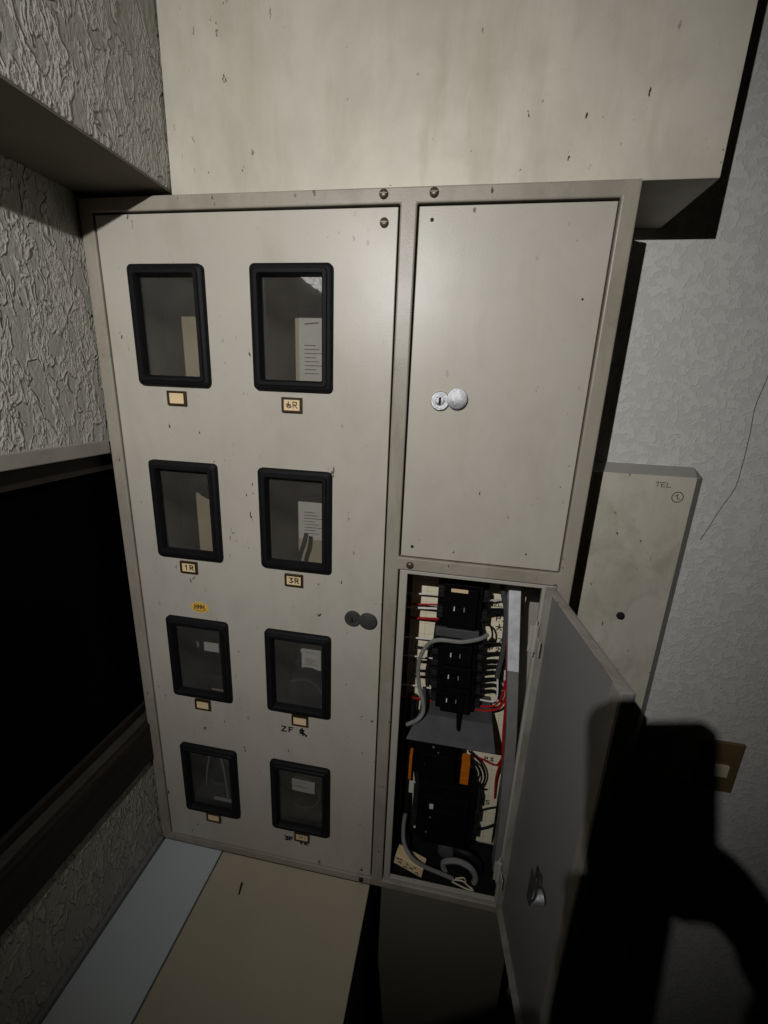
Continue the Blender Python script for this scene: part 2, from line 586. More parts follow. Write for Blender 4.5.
# -- meter door
DA, DB_ = (.093, .2538), (.3481, .507)
ROWC = [-.2261, -.6061, -.9856, -1.3637]
WW, WH = .160, .224
gx = [.0318, .093+.014, .2538-.014, .3481+.014, .507-.014, .6205]
gz = [-1.588]
for c in ROWC[::-1]:
    gz += [c-WH/2+.014, c+WH/2-.014]
gz += [-.0285]
holes = {(i, j) for i in (1, 3) for j in (1, 3, 5, 7)}
mdoor = obj('meter_door', MB().grid_panel(gx, gz, holes, .003, .0115), M['cab'], cab, bevel=.0012, label='tall beige door with eight windows')


def window_frame():
    mb = MB()
    prof = [(0, .004), (0, -.0045), (.0025, -.0075), (.0085, -.0085), (.0105, -.0115), (.0165, -.0115), (.0195, -.007), (.0205, .006), (.0195, .010), (.012, .010), (.010, .004)]
    loops = []
    for d, y in prof:
        loops.append(rrect(0, 0, WW-2*d, WH-2*d, max(.010-d*.35, .003), y))
    return mb.loft(loops)


wf0 = None; wp0 = None
for r, zc in enumerate(ROWC):
    for c, (a, b) in enumerate((DA, DB_)):
        p = ((a+b)/2, 0, zc)
        if wf0 is None:
            wf0 = obj('window_frame', window_frame(), M['rubber'], mdoor, loc=p, smooth=True, label='black rubber window frame')
            wp0 = obj('window_pane', MB().box(-.0650, .0650, .0045, .0075, -.0970, .0970), M['pane'], mdoor, loc=p, label='dusty glass pane')
        else:
            copy_part(wf0, mdoor, p)
            copy_part(wp0, mdoor, p)
# pale ragged triangle in the corner of the second pane
mb = MB().prism([(.440, .0040, -.134), (.486, .0040, -.134), (.486, .0040, -.164), (.477, .0040, -.156), (.470, .0040, -.154), (.462, .0040, -.147), (.455, .0040, -.145), (.448, .0040, -.138)], (0, .0004, 0))
obj('pale_patch', mb, M['tape'], mdoor, label='pale ragged triangle on the glass')

# card holders
PLATES = [(.174, -.362), (.4245, -.3645), (.166, -.741), (.4215, -.743), (.170, -1.1195), (.430, -1.118), (.172, -1.494), (.430, -1.4965)]
h0 = None
for i, (x, z) in enumerate(PLATES):
    if h0 is None:
        mb = MB().grid_panel([-.021, -.0165, .0165, .021], [-.0145, -.0105, .0105, .0145], {(1, 1)}, -.0035, .003)
        h0 = obj('card_holder', mb, M['brass_dark'], mdoor, loc=(x, 0, z), bevel=.0006, label='small brown card holder')
        c0 = obj('name_card', MB().box(-.0166, .0166, -.0012, .003, -.0106, .0106), M['card'], mdoor, loc=(x, 0, z), label='cream name card')
    else:
        copy_part(h0, mdoor, (x, 0, z))
        copy_part(c0, mdoor, (x, 0, z))


def strokes(name, lines, x, z, s, w, y, parent, mat, label=None):
    mb = MB()
    for ln in lines:
        mb.ribbon([(x+a*s, z+b*s) for a, b in ln], w, y-.0003, y)
    return obj(name, mb, mat, parent, label=label)


G = {  # hand-drawn glyph strokes in a unit box
    '1': [[(.3, .75), (.5, 1), (.5, 0)]],
    '2': [[(.1, .85), (.5, 1), (.8, .75), (.1, 0), (.9, 0)]],
    'Z': [[(.1, 1), (.85, 1), (.1, 0), (.95, .05)]],
    '3': [[(.1, 1), (.8, .95), (.4, .55), (.85, .3), (.6, .02), (.1, .08)]],
    'R': [[(.15, 0), (.15, 1), (.75, .95), (.75, .55), (.15, .5)], [(.4, .5), (.85, 0)]],
    'F': [[(.15, 0), (.15, 1), (.85, 1)], [(.15, .55), (.7, .55)]],
    'P': [[(.15, 0), (.15, 1), (.8, .9), (.75, .5), (.15, .45)]],
    'T': [[(0, 1), (1, 1)], [(.5, 1), (.5, 0)]],
    'E': [[(.9, 1), (.1, 1), (.1, 0), (.9, 0)], [(.1, .5), (.75, .5)]],
    'L': [[(.1, 1), (.1, 0), (.9, 0)]],
    '7': [[(.1, 1), (.9, 1), (.4, 0)]],
    '5': [[(.85, 1), (.15, 1), (.15, .55), (.75, .5), (.75, .1), (.1, 0)]],
    'fu': [[(.5, 1), (.35, .1), (.15, .35)], [(.05, .6), (.8, .6)], [(.8, .55), (.95, .2), (.55, 0)], [(.5, .5), (.7, .25)]],
    'star': [[(.5, 1), (.5, .55), (.05, .6)], [(.5, .55), (.95, .6)], [(.5, .55), (.2, .05)], [(.5, .55), (.8, .05)]],
    'ku': [[(.45, 1), (.2, .6), (.7, .75)], [(.3, .75), (.35, .25), (.6, .3), (.6, .7)], [(.2, .35), (.8, .3)], [(.7, .15), (1.0, .1), (.9, -.1)], [(.5, .9), (.55, 0)]],
}


def word(chars, gap=1.15):
    out = []
    for i, c in enumerate(chars):
        out += [[(a+i*gap, b) for a, b in ln] for ln in G[c]]
    return out


strokes('lettering', word(['fu', 'R']), .4115, -.3705, .0120, .0017, -.0013, mdoor, M['ink'])
strokes('lettering', word(['1', 'R']), .1545, -.747, .0115, .0024, -.0013, mdoor, M['ink'])
strokes('lettering', word(['3', 'R']), .4095, -.749, .0115, .0024, -.0013, mdoor, M['ink'])
strokes('lettering', word(['3', 'R', '1'], 1.0), .4205, -1.5005, .007, .0011, -.0013, mdoor, M['ink_soft'])
strokes('handwriting', word(['Z', 'F'], 1.3), .379, -1.160, .0145, .0034, .0028, mdoor, M['ink'], 'black marker letters')
strokes('handwriting', word(['ku']), .424, -1.164, .0215, .0034, .0028, mdoor, M['ink'], 'black marker character')
strokes('handwriting', word(['3', 'F'], 1.0), .379, -1.5215, .0125, .0040, .0028, mdoor, M['ink'], 'smudged black marker letters')
strokes('handwriting', [[(0, 1), (.8, .95), (.5, .3)], [(.3, .6), (.6, .2)], [(1.1, .5), (1.3, .2), (1.5, .5), (1.7, .2)]], .419, -1.528, .0145, .0040, .0028, mdoor, M['ink'], 'smudged black marker character')
# oval sticker
mb = MB()
mb.prism([(.183+.0235*math.cos(a*math.pi/16), .0024, -.8435+.0135*math.sin(a*math.pi/16)) for a in range(32)], (0, .0006, 0))
obj('oval_sticker', mb, M['sticker'], mdoor, label='small yellow oval sticker')
mb = MB()
for dx in (-.009, .000, .009):
    mb.ribbon([(.183+dx-.0035, -.846), (.183+dx-.0035, -.8365)], .0022, .0021, .0024)
    mb.ribbon([(.183+dx+.002, -.846), (.183+dx+.002, -.8365)], .0022, .0021, .0024)
    mb.ribbon([(.183+dx-.0035, -.841), (.183+dx+.002, -.841)], .002, .0021, .0024)
mb.ribbon([(.183+.017*math.cos(a), -.8425+.010*math.sin(a)) for a in [math.pi*(1.1+.1*k) for k in range(9)]], .0012, .0021, .0024)
obj('lettering', mb, M['ink'], mdoor)


def swivel_lock(parent, x, z, x2, z2, m, r=.0190, hole=True):
    mb = MB().lathe((x, .003, z), [(r, 0), (r, .0045), (r*.93, .0058), (r*.5, .0058), (r*.46, .0046), (.0001, .0046)])
    obj('lock', mb, m, parent, smooth=True)
    mb = MB().lathe((x, .003, z), [(.0075, .004), (.0075, .0068), (.0062, .0074), (.0001, .0074)])
    obj('lock_cylinder', mb, m, parent, smooth=True)
    mb = MB().box(x-.0022, x+.0022, -.0049, -.0040, z-.0064, z+.0064)
    obj('keyhole', mb, M['ink'], parent, label='black keyhole slot')
    mb = MB().lathe((x2, .003, z2), [(r*1.04, .0052), (r*1.08, .0060), (r*1.08, .0076), (r*1.0, .0086), (.0001, .0086)])
    obj('lock_cover', mb, m, parent, smooth=True)


swivel_lock(mdoor, .5570, -.8195, .5920, -.8185, M['lock_dark'], .0185)


def screw(parent, x, z, y, r=.0078, m='screw'):
    mb = MB().lathe((x, y, z), [(r, 0), (r, .0022), (r*.75, .0046), (r*.3, .0054), (.0001, .0055)], 18)
    mb.box(x-r*.8, x+r*.8, y-.0060, y-.0050, z-.0009, z+.0009)
    return obj('screw', mb, M[m], parent, smooth=True)


screw(cab, .595, -.0105, 0)
screw(cab, .680, -.0105, 0)
screw(cab, .677, -.6775, 0)
screw(mdoor, .597, -.052, .003)
obj('screw_hole', MB().lathe((.596, .003, -1.572), [(.0035, 0), (.0035, .0004), (.0001, .0004)], 14), M['ink'], mdoor)
screw(cab, .596, -1.602, 0, .0062, 'ink')

# -- upper right door
udoor = obj('upper_door', MB().grid_panel([.6565, .9700], [-.6590, -.0285], set(), .003, .0115), M['cab'], cab, bevel=.0012, label='closed beige upper right door')
swivel_lock(udoor, .7145, -.3440, .7455, -.3390, M['steel'], .0175)
for x, z in ((.679, -.049), (.679, -.637), (.9385, -.170), (.905, -.630)):
    r = .0032 if x < .7 else .0018
    obj('screw_hole', MB().lathe((x, .003, z), [(r, 0), (r, .0004), (.0001, .0004)], 14), M['ink'], udoor)

# -- open breaker door: hinged at the right of the opening, swung a little past square
HX, HY = .9485, -.002
ANG = math.radians(-90-9.0)          # closed door points to -x; open points towards the viewer
DW, DZ0, DZ1 = .316, -1.588, -.690
# local door frame: u along the width from the hinge, w = outward normal side (inner face at w = 0, skin at w = .017)
dirv = Vector((math.sin(math.radians(7.5)), -math.cos(math.radians(7.5)), 0))
nrm = Vector((math.cos(math.radians(7.5)), math.sin(math.radians(7.5)), 0))
DM = Matrix(((dirv.x, nrm.x, 0, HX), (dirv.y, nrm.y, 0, HY), (0, 0, 1, 0), (0, 0, 0, 1)))
bdoor = obj('breaker_door', MB().box(.004, DW, .0155, .0180, DZ0, DZ1).xf(DM), M['door_in'], cab, label='grey inner side of the open lower door')
mb = MB()
mb.box(.004, .0065, .0, .0155, DZ0, DZ1)
mb.box(DW-.0025, DW, .0, .0155, DZ0, DZ1)
mb.box(.0065, DW-.0025, .0, .0155, DZ1-.0025, DZ1)
mb.box(.0065, DW-.0025, .0, .0155, DZ0, DZ0+.0025)
mb.box(DW-.026, DW-.0025, -.001, .0015, DZ0+.0025, DZ1-.0025)
obj('door_rim', mb.xf(DM), M['rim'], bdoor, bevel=.001, label='worn beige folded rim')
for zc in (-.808, -1.462):
    mb = MB()
    mb.cyl((HX-.006, HY-.003, zc), .0065, .060, 'Z', 16)
    mb.box(HX-.017, HX-.004, HY-.0045, HY-.0015, zc-.030, zc+.028)
    m2 = DM
    mb.box(.002, .030, -.005, -.002, zc-.026, zc+.008, DM)
    obj('hinge', mb, M['cab_in'], bdoor, smooth=True, bevel=.0008, label='painted leaf hinge')
    obj('hinge_pin', MB().cyl((HX-.006, HY-.003, zc), .0028, .082, 'Z', 12), M['cab_in'], bdoor, smooth=True)
zl = -1.215
mb = MB()
mb.cyl((.216, -.010, zl), .013, .022, 'Y', 20, m=DM)
obj('latch', mb, M['steel'], bdoor, smooth=True, label='nickel latch body')
mb = MB()
mb.box(.208, .224, -.024, -.020, zl-.010, zl+.060, DM)
mb.tube([DM @ Vector(v) for v in ((.225, -.022, zl), (.235, -.022, zl+.03), (.232, -.022, zl+.066), (.224, -.022, zl+.06))], .002, 6)
obj('latch_arm', mb, M['lock_dark'], bdoor, bevel=.001, label='dark latch arm')

# ------------------------------------------------------------------ breaker compartment
obj('back_board', MB().box(.672, .945, .150, .158, -1.575, -.735), M['board'], cab, label='cream board with pencilled grid lines')
RC = [(.903, -.722), (.9065, -.760), (.9245, -.945), (.941, -1.115), (.957, -1.420), (.957, -1.572)]  # one trunking; its lit and shadowed stretches are put into the colours
for nm, mt, lb, part in (('lit_trunking', 'rail', 'galvanised trunking, lit stretch in a paler colour', RC[:3]), ('shaded_trunking', 'grey_cable', 'same trunking, shaded stretch in a duller grey', RC[2:])):
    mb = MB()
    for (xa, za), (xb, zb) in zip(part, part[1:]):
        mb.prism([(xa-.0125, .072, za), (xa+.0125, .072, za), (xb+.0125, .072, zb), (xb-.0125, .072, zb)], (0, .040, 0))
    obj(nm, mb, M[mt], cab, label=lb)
obj('bottom_shade', MB().box(.664, .960, .022, .150, -1.5895, -1.5815), M['gap'], cab, label='black sheet for the dimness at the compartment bottom')  # sheet added to paint in the dark of the compartment floor
# sloping deflector plate between the two groups of breakers
mb = MB().prism([(.716, .058, -1.089), (.892, .058, -1.089), (.8985, .004, -1.121), (.692, .004, -1.121)], (0, .0012, -.0022))
mb.prism([(.716, .058, -1.089), (.892, .058, -1.089), (.892, .150, -1.082), (.716, .150, -1.082)], (0, 0, -.002))
obj('deflector_plate', mb, M['dark_grey'], cab, label='sloping grey sheet metal plate')


def breaker(label, x0, x1, z0, z1, yf, poles, marks, top_label=False, term_mat='black2'):
    r = thing('circuit_breaker', label, 'breaker', ((x0+x1)/2, .15, z0))
    w = x1-x0
    mb = MB()
    mb.box(x0+.014, x1-.014, yf+.016, .150, z0, z1)
    mb.box(x0+.026, x1-.026, yf, yf+.018, z0+.003, z1-.003)
    mb.box(x0, x0+.016, yf+.040, .150, z0+.002, z1-.002)
    mb.box(x1-.016, x1, yf+.040, .150, z0+.002, z1-.002)
    obj('body', mb, M['black'], r, bevel=.0015)
    h = (z1-z0)/poles
    for k in range(poles):
        zc = z0+h*(k+.5)
        for xx in (x0, x1-.014):
            mb = MB().box(xx, xx+.014, yf+.026, yf+.044, zc-h*.26, zc+h*.26)
            mb.box(xx+.003, xx+.011, yf+.024, yf+.0265, zc-.004, zc+.004)
            obj('terminal', mb, M[term_mat], r, bevel=.001)
    xc = marks[0]*.5+marks[1]*.5
    zc = (z0+z1)/2
    obj('toggle', MB().box(xc-.0065, xc+.0065, yf-.012, yf+.002, zc-.006, zc+.006), M['black'], r, bevel=.0012)
    for k, xx in enumerate(marks):
        obj('on_mark', MB().box(xx-.0012, xx+.0012, yf-.0004, yf+.001, zc-.0055, zc+.0055), M['white_wire'] if k == 0 else M['grey_cable'], r, label='white printed mark')
    if top_label:
        mb = MB().box(x0+.029, x0+.066, yf-.0008, yf+.003, z1-.011, z1-.0032)
        obj('label_plate', mb, M['card'], r, label='cream label on the top edge')
    return r


YF = .058
breaker('topmost black breaker, below its cream top label', .738, .853, -.848, -.744, YF, 2, (.777, .799), True)
breaker('black breaker just under the grey terminal cover', .735, .853, -.944, -.886, YF, 2, (.779, .800))
breaker('black breaker in the middle of the three stacked tight together', .737, .856, -1.003, -.9455, YF, 2, (.778, .801))
breaker('lowest of the three tightly stacked black breakers, above the sloping plate', .739, .859, -1.076, -1.0045, YF, 2, (.779, .801))
tc = thing('terminal_cover', 'dark grey terminal cover below the topmost breaker', 'cover', (.785, .15, -.884))
obj('body', MB().box(.742, .845, YF+.012, .150, -.884, -.850), M['black'], tc, bevel=.001)
obj('cover', MB().box(.739, .838, YF+.004, YF+.014, -.872, -.850), M['dark_grey'], tc, bevel=.0015)

# lower group
r = thing('magnetic_contactor', 'black contactor with orange terminal strips under the sloping plate', 'contactor', (.775, .15, -1.305))
mb = MB()
mb.box(.708, .832, .085, .150, -1.300, -1.155)
mb.box(.725, .815, .055, .086, -1.285, -1.170)
mb.box(.740, .800, .045, .056, -1.262, -1.195)
obj('body', mb, M['black'], r, bevel=.002)
for k in range(3):
    obj('orange_strip', MB().box(.832, .853, +.070, .100, -1.296+k*.024, -1.274+k*.024), M['orange'], r, bevel=.001, label='orange terminal strip')
obj('orange_strip', MB().box(.699, .7065, +.070, .100, -1.312, -1.238), M['orange'], r, bevel=.001, label='thin orange terminal strip')
for dx, dz in ((.758, -1.180), (.771, -1.196), (.742, -1.235)):
    obj('terminal_screw', MB().lathe((dx, .055, dz), [(.0028, 0), (.0028, .002), (.0001, .0025)], 10), M['steel'], r)
r = thing('circuit_breaker', 'wide black breaker at the bottom with a small white square', 'breaker', (.80, .15, -1.51))
mb = MB()
mb.box(.728, .880, .075, .150, -1.505, -1.320)
mb.box(.745, .860, .050, .076, -1.490, -1.335)
mb.box(.770, .835, .040, .051, -1.460, -1.365)
obj('body', mb, M['black'], r, bevel=.002)
obj('white_square', MB().box(.7605, .7705, .0492, .0505, -1.372, -1.356), M['paper'], r, label='small white square mark')
for dx, dz in ((.765, -1.400), (.776, -1.414), (.757, -1.452)):
    obj('terminal_screw', MB().lathe((dx, .050, dz), [(.0022, 0), (.0022, .002), (.0001, .0025)], 10), M['steel'], r)
for k in range(3):
    obj('terminal', MB().box(.880, .893, .085, .125, -1.485+k*.055, -1.450+k*.055), M['black2'], r, bevel=.001)
    obj('terminal', MB().box(.715, .728, .085, .125, -1.485+k*.055, -1.450+k*.055), M['black2'], r, bevel=.001)
for i, (x0, x1, z0, z1) in enumerate(((.702, .718, -1.375, -1.335),)):
    tag(obj('paper_tag', MB().box(x0, x1, .088, .0892, z0, z1), M['paper']), 'small white paper tag left of the bottom breaker', 'tag')


def wire(name, label, pts, r, m, group=None, cat='wire', n=8):
    o = obj(name, MB().tube(pts, r, n, 6), M[m], smooth=True)
    return tag(o, label, cat, group)


wire('cable', 'thick grey cable curving around the left of the stacked breakers',
     [(.690, .035, -1.108), (.714, .03, -1.085), (.726, .035, -1.066), (.724, .04, -1.040), (.710, .05, -.996), (.707, .05, -.941), (.722, .045, -.892), (.748, .035, -.866), (.798, .033, -.862), (.838, .045, -.856), (.857, .06, -.851)], .0048, 'grey_cable', cat='cable')
wire('cable', 'dark grey cable hanging straight down beside the galvanised rail',
     [(.880, .1, -.735), (.886, .1, -.770), (.896, .1, -.807), (.900, .1, -.865), (.900, .1, -.918), (.896, .1, -.968), (.895, .1, -.987)], .0062, 'dark_grey', cat='cable')
wire('wire', 'white wire leaving the end of the dark grey cable',
     [(.895, .103, -.980), (.900, .103, -1.021), (.900, .103, -1.050), (.890, .106, -1.062), (.858, .1, -1.057)], .0022, 'white_wire')
wire('wire', 'white wire looping closest to the galvanised rail',
     [(.9135, .115, -.975), (.9145, .115, -.992), (.918, .115, -1.042), (.914, .115, -1.059), (.900, .115, -1.068)], .0018, 'white_wire')
wire('wire', 'long red wire running down past the sloping plate',
     [(.905, .10, -.870), (.909, .095, -.899), (.914, .095, -.946), (.921, .095, -1.039), (.924, .095, -1.091), (.927, .095, -1.150), (.932, .095, -1.212), (.929, .12, -1.303), (.936, .14, -1.397)], .0030, 'red_wire')
wire('wire', 'red wire bending up from the lowest stacked breaker',
     [(.852, .1, -1.077), (.881, .1, -1.074), (.902, .098, -1.061), (.913, .097, -1.027), (.914, .096, -.990)], .0024, 'red_wire')
wire('wire', 'lower red wire from the lowest stacked breaker',
     [(.850, .098, -1.088), (.887, .098, -1.083), (.910, .096, -1.067), (.919, .095, -1.040)], .0028, 'red_wire')
wire('wire', 'thin red wire sagging right of the contactor',
     [(.862, .12, -1.250), (.891, .12, -1.257), (.912, .12, -1.265), (.925, .11, -1.255), (.932, .1, -1.224)], .0022, 'red_wire')
wire('wire', 'black wire curling out below the topmost breaker',
     [(.846, .08, -.828), (.862, .085, -.842), (.870, .09, -.862), (.869, .09, -.878), (.852, .08, -.890)], .0024, 'cable_black')
wire('cable_tie', 'black tab hanging below the stacked breakers', [(.810, .05, -1.062), (.812, .045, -1.085), (.814, .038, -1.108)], .0055, 'black', cat='cable tie')
LW = [('white', .800, 'white wire entering the top left of the topmost breaker', .0022), ('red', .828, 'thinner red wire entering the left of the topmost breaker', .0022),
      ('white', .838, 'white wire just below the thinner red wire on the left', .0026), ('red', .866, 'thicker red wire entering the left of the topmost breaker', .0032),
      ('white', .922, 'white wire behind the bend of the thick grey cable', .0022), ('white', .975, 'white wire left of the upper stacked breaker', .0018),
      ('white', 1.062, 'white wire end left of the lowest stacked breaker', .0020), ('red', 1.100, 'red wire end left of the lowest stacked breaker', .0026)]
for c, z, lb, rr in LW:
    wire('wire', lb, [(.662, .125, -z-.004), (.700, .122, -z), (.745, .10, -z+.016)], rr, c+'_wire')
ORD = ['topmost', 'second', 'third', 'fourth', 'fifth', 'sixth', 'seventh', 'eighth', 'ninth', 'lowest']
for i, z in enumerate((.945, .985, 1.012, 1.030)):
    wire('wire', ('topmost', 'second', 'third', 'lowest')[i]+' short black wire entering the left of the stacked breakers', [(.690, .130, -z-.008), (.712, .125, -z-.004), (.742, .11, -z+.010)], .0028, 'cable_black', 'black wires left of the stacked breakers')
wire('wire', 'vertical black wire left of the stacked breakers', [(.728, .12, -.930), (.726, .12, -.965), (.729, .12, -1.01), (.733, .12, -1.05)], .0036, 'cable_black')
wire('wire', 'pale wire entering the top right of the topmost breaker', [(.838, .09, -.786), (.862, .11, -.790), (.890, .13, -.796)], .0022, 'white_wire')
for i, z in enumerate((.812, .822, .905, .932, .952, .968, .985, 1.005, 1.022, 1.040)):
    wire('wire', ORD[i]+' of the short black wires leaving the right of the breakers', [(.846, .10, -z), (.872, .12, -z-.006), (.900, .132, -z-.012), (.912, .125, -z-.03)], .0042, 'cable_black', 'black wires right of the breakers')
for k, pts in enumerate(([(.850, .1, -1.238), (.878, .1, -1.262), (.889, .1, -1.298), (.878, .1, -1.333), (.855, .1, -1.338)], [(.850, .105, -1.249), (.869, .105, -1.270), (.877, .105, -1.294), (.866, .105, -1.322), (.850, .105, -1.326)],
                         [(.850, .11, -1.226), (.884, .11, -1.258), (.899, .11, -1.300), (.887, .11, -1.345), (.855, .11, -1.352)])):
    wire('wire', ('middle', 'innermost', 'outermost')[k]+' of the black wire loops right of the orange terminal strips', pts, .0026, 'cable_black', 'black loops by the orange strips')
wire('wire', 'upper black wire right of the bottom breaker', [(.885, .12, -1.437), (.919, .13, -1.428), (.945, .13, -1.416)], .0028, 'cable_black')
wire('wire', 'lower black wire right of the bottom breaker', [(.885, .115, -1.492), (.913, .11, -1.476), (.949, .12, -1.461)], .0034, 'cable_black')
wire('cable', 'thick black tube darkening the left of the orange-strip contactor', [(.694, .130, -1.10), (.692, .130, -1.20), (.692, .130, -1.34), (.697, .130, -1.50), (.699, .125, -1.570)], .0125, 'cable_black', cat='cable', n=12)  # added to keep the board beside the contactor dark
# writing on the board
def board_text(lines, x, z, s, w=.0026):
    strokes('lettering', lines, x, z, s, w, .1498, cab, M['ink'], 'black handwritten letters on the board')
board_text(word(['P', '2']), .881, -.862, .014)
board_text(word(['star']), .883, -.889, .018)
board_text(word(['L', '7'], 1.5), .876, -.922, .011)
board_text(word(['P', '2'], 1.6), .873, -.948, .011)
board_text(word(['5', '2', 'L'], 1.1), .876, -.983, .010, .002)
board_text(word(['L', '1'], 1.3), .888, -1.012, .010, .002)
board_text(word(['2', 'L', '5'], 1.1), .872, -.824, .010, .002)
board_text(word(['P', '3'], 1.3), .896, -1.285, .011)
board_text(word(['E', '5'], 1.1), .900, -1.435, .013)
board_text([[(0, .5), (1.6, .55)], [(.3, .7), (1.3, .35)]], .890, -1.392, .016, .005)

# bottom clutter
wire('cable', 'flat grey cable swooping down into the bottom of the compartment',
     [(.699, .06, -1.420), (.697, .050, -1.452), (.703, .032, -1.485), (.726, .016, -1.508), (.759, .014, -1.526), (.806, .022, -1.550), (.838, .027, -1.566)], .0052, 'grey_cable', cat='cable')
wire('cable', 'grey cable loop lying at the bottom of the compartment',
     [(.818, .045, -1.572), (.811, .047, -1.556), (.815, .046, -1.538), (.847, .042, -1.522), (.880, .036, -1.527), (.896, .034, -1.552), (.894, .034, -1.574)], .0075, 'grey_cable', cat='cable')
wire('cable', 'black cable loop behind the grey loop at the bottom',
     [(.822, .07, -1.566), (.834, .072, -1.530), (.873, .064, -1.520), (.905, .06, -1.543), (.912, .06, -1.572)], .0085, 'cable_black', cat='cable')
wn = thing('wire_connector', 'white stripped wire ends at the bottom of the grey loop', 'connector', (.868, .024, -1.577))
for pts in ([(.838, .024, -1.566), (.862, .022, -1.560), (.878, .02, -1.570), (.890, .018, -1.574)], [(.836, .022, -1.570), (.858, .018, -1.573), (.876, .016, -1.576), (.893, .016, -1.576)], [(.845, .026, -1.562), (.866, .026, -1.554), (.872, .024, -1.566)]):
    obj('strand', MB().tube(pts, .0019, 6), M['ivory'], wn, smooth=True)
bx = thing('paper_box', 'small cream paper box lying at the bottom of the compartment', 'box', (.722, .06, -1.578))
RB = Matrix.Translation((.722, .040, -1.553)) @ Matrix.Rotation(math.radians(7), 4, 'Y') @ Matrix.Rotation(math.radians(-12), 4, 'Z')
obj('body', MB().box(-.040, .040, -.016, .016, -.016, .016).xf(RB), M['card'], bx, bevel=.002)
mb = MB()
for (px, pz, pl) in ((-.034, .006, .006), (-.028, -.004, .008), (-.024, .009, .004), (-.012, -.010, .010), (-.006, .004, .005), (.004, -.004, .009), (.016, .006, .004), (.022, -.009, .008)):
    mb.ribbon([(px, pz), (px+pl*.6, pz+pl*.5), (px+pl, pz)], .003, -.0168, -.0162)
obj('print', mb.xf(RB), M['ink_soft'], bx)
mb = MB()
mb.lathe((.815, .075, -1.520), [(.022, 0), (.024, .01), (.020, .020), (.010, .024), (.0001, .025)], 16)
tag(obj('cable_gland', mb, M['dark_grey'], smooth=True), 'dull grey cable gland under the bottom breaker', 'gland')

# ------------------------------------------------------------------ meters and papers behind the windows
def meter(label, xc, zc, round_=True):
    r = thing('electricity_meter', label, 'meter', (xc, .205, zc-.10))
    obj('base', MB().box(xc-.062, xc+.062, .165, .205, zc-.095, zc+.080), M['black2'], r, bevel=.004)
    if round_:
        mb = MB().lathe((xc, .165, zc), [(.064, 0), (.064, .030), (.060, .040), (.050, .044), (.0001, .044)], 36)
        obj('drum', mb, M['black2'], r, smooth=True, label='round dark meter drum')
        mb = MB().lathe((xc, .1213, zc), [(.058, .0), (.058, .003), (.053, .003), (.053, .0)], 40)
        obj('bezel', mb, M['dark_grey'], r, smooth=True)
    else:
        obj('register', MB().box(xc-.060, xc+.060, .1205, .166, zc-.065, zc+.075), M['black'], r, bevel=.003)
    if not round_:
        obj('dial_plate', MB().box(xc+.006, xc+.050, .1185, .1207, zc+.012, zc+.039), M['paper'], r, label='white dial plate')
        mb = MB().lathe((xc-.020, .1207, zc+.028), [(.011, 0), (.011, .002), (.0001, .003)], 18)
        obj('dial', mb, M['grey_cable'], r, smooth=True)
    obj('terminal_box', MB().box(xc-.055, xc+.055, .120, .166, zc-.110, zc-.070), M['black2'], r, bevel=.004)
    return r


meter('black box electricity meter with white dial plate, third window of the left column', .100, -1.060, False)
meter('round dark electricity meter behind the third window of the right column', .395, -1.150)
meter('round dark electricity meter behind the bottom left window', .115, -1.465)
meter('round dark electricity meter behind the bottom right window', .385, -1.490)


for pts in ([(.104, .105, -1.395), (.094, .100, -1.45), (.084, .095, -1.55)], [(.138, .105, -1.395), (.150, .100, -1.45), (.160, .095, -1.54)]):
    wire('wire', 'pale slanting lead left of the meter face, bottom left window' if pts[0][0] < .12 else 'pale slanting lead right of the meter face, bottom left window', pts, .003, 'grey_cable')


def note(label, x, z, w, h, y=.2035, tilt=0, lines=4):
    p = thing('paper_note', label, 'paper', (x, .205, z-h/2))
    m = Matrix.Translation((x, y, z)) @ Matrix.Rotation(tilt, 4, 'Y')
    obj('sheet', MB().box(-w/2, w/2, -.0006, .0006, -h/2, h/2).xf(m), M['paper'], p)
    mb = MB()
    for k in range(lines*2):
        zz = .0-k*h*.055
        mb.ribbon([(-w*.30, zz), (w*(.10+.25*((k*7) % 3)/2), zz)], h*.010, -.0011, -.0007)
    mb.ribbon([(-w*.28, h*.28), (w*.2, h*.30)], h*.015, -.0011, -.0007)
    obj('print', mb.xf(m), M['ink_soft'], p)
    return p


note('white printed note behind the top window of the right column', .398, -.235, .068, .165)
note('white printed note behind the second window of the right column', .394, -.645, .075, .150)
note('white note above the meter in the third window of the right column', .402, -1.058, .056, .068, .1635, 0, 3)
note('white note with black marks behind the bottom right window', .386, -1.446, .088, .042, .105, .02, 2)
wire('wire', 'black wire end dangling behind the second window of the right column', [(.391, .165, -.690), (.388, .155, -.715), (.380, .152, -.740), (.374, .15, -.765)], .006, 'cable_black')
wire('wire', 'curled black wire behind the second window of the left column', [(.095, .19, -.53), (.120, .17, -.55), (.122, .17, -.60), (.100, .18, -.615), (.080, .19, -.60)], .005, 'cable_black')

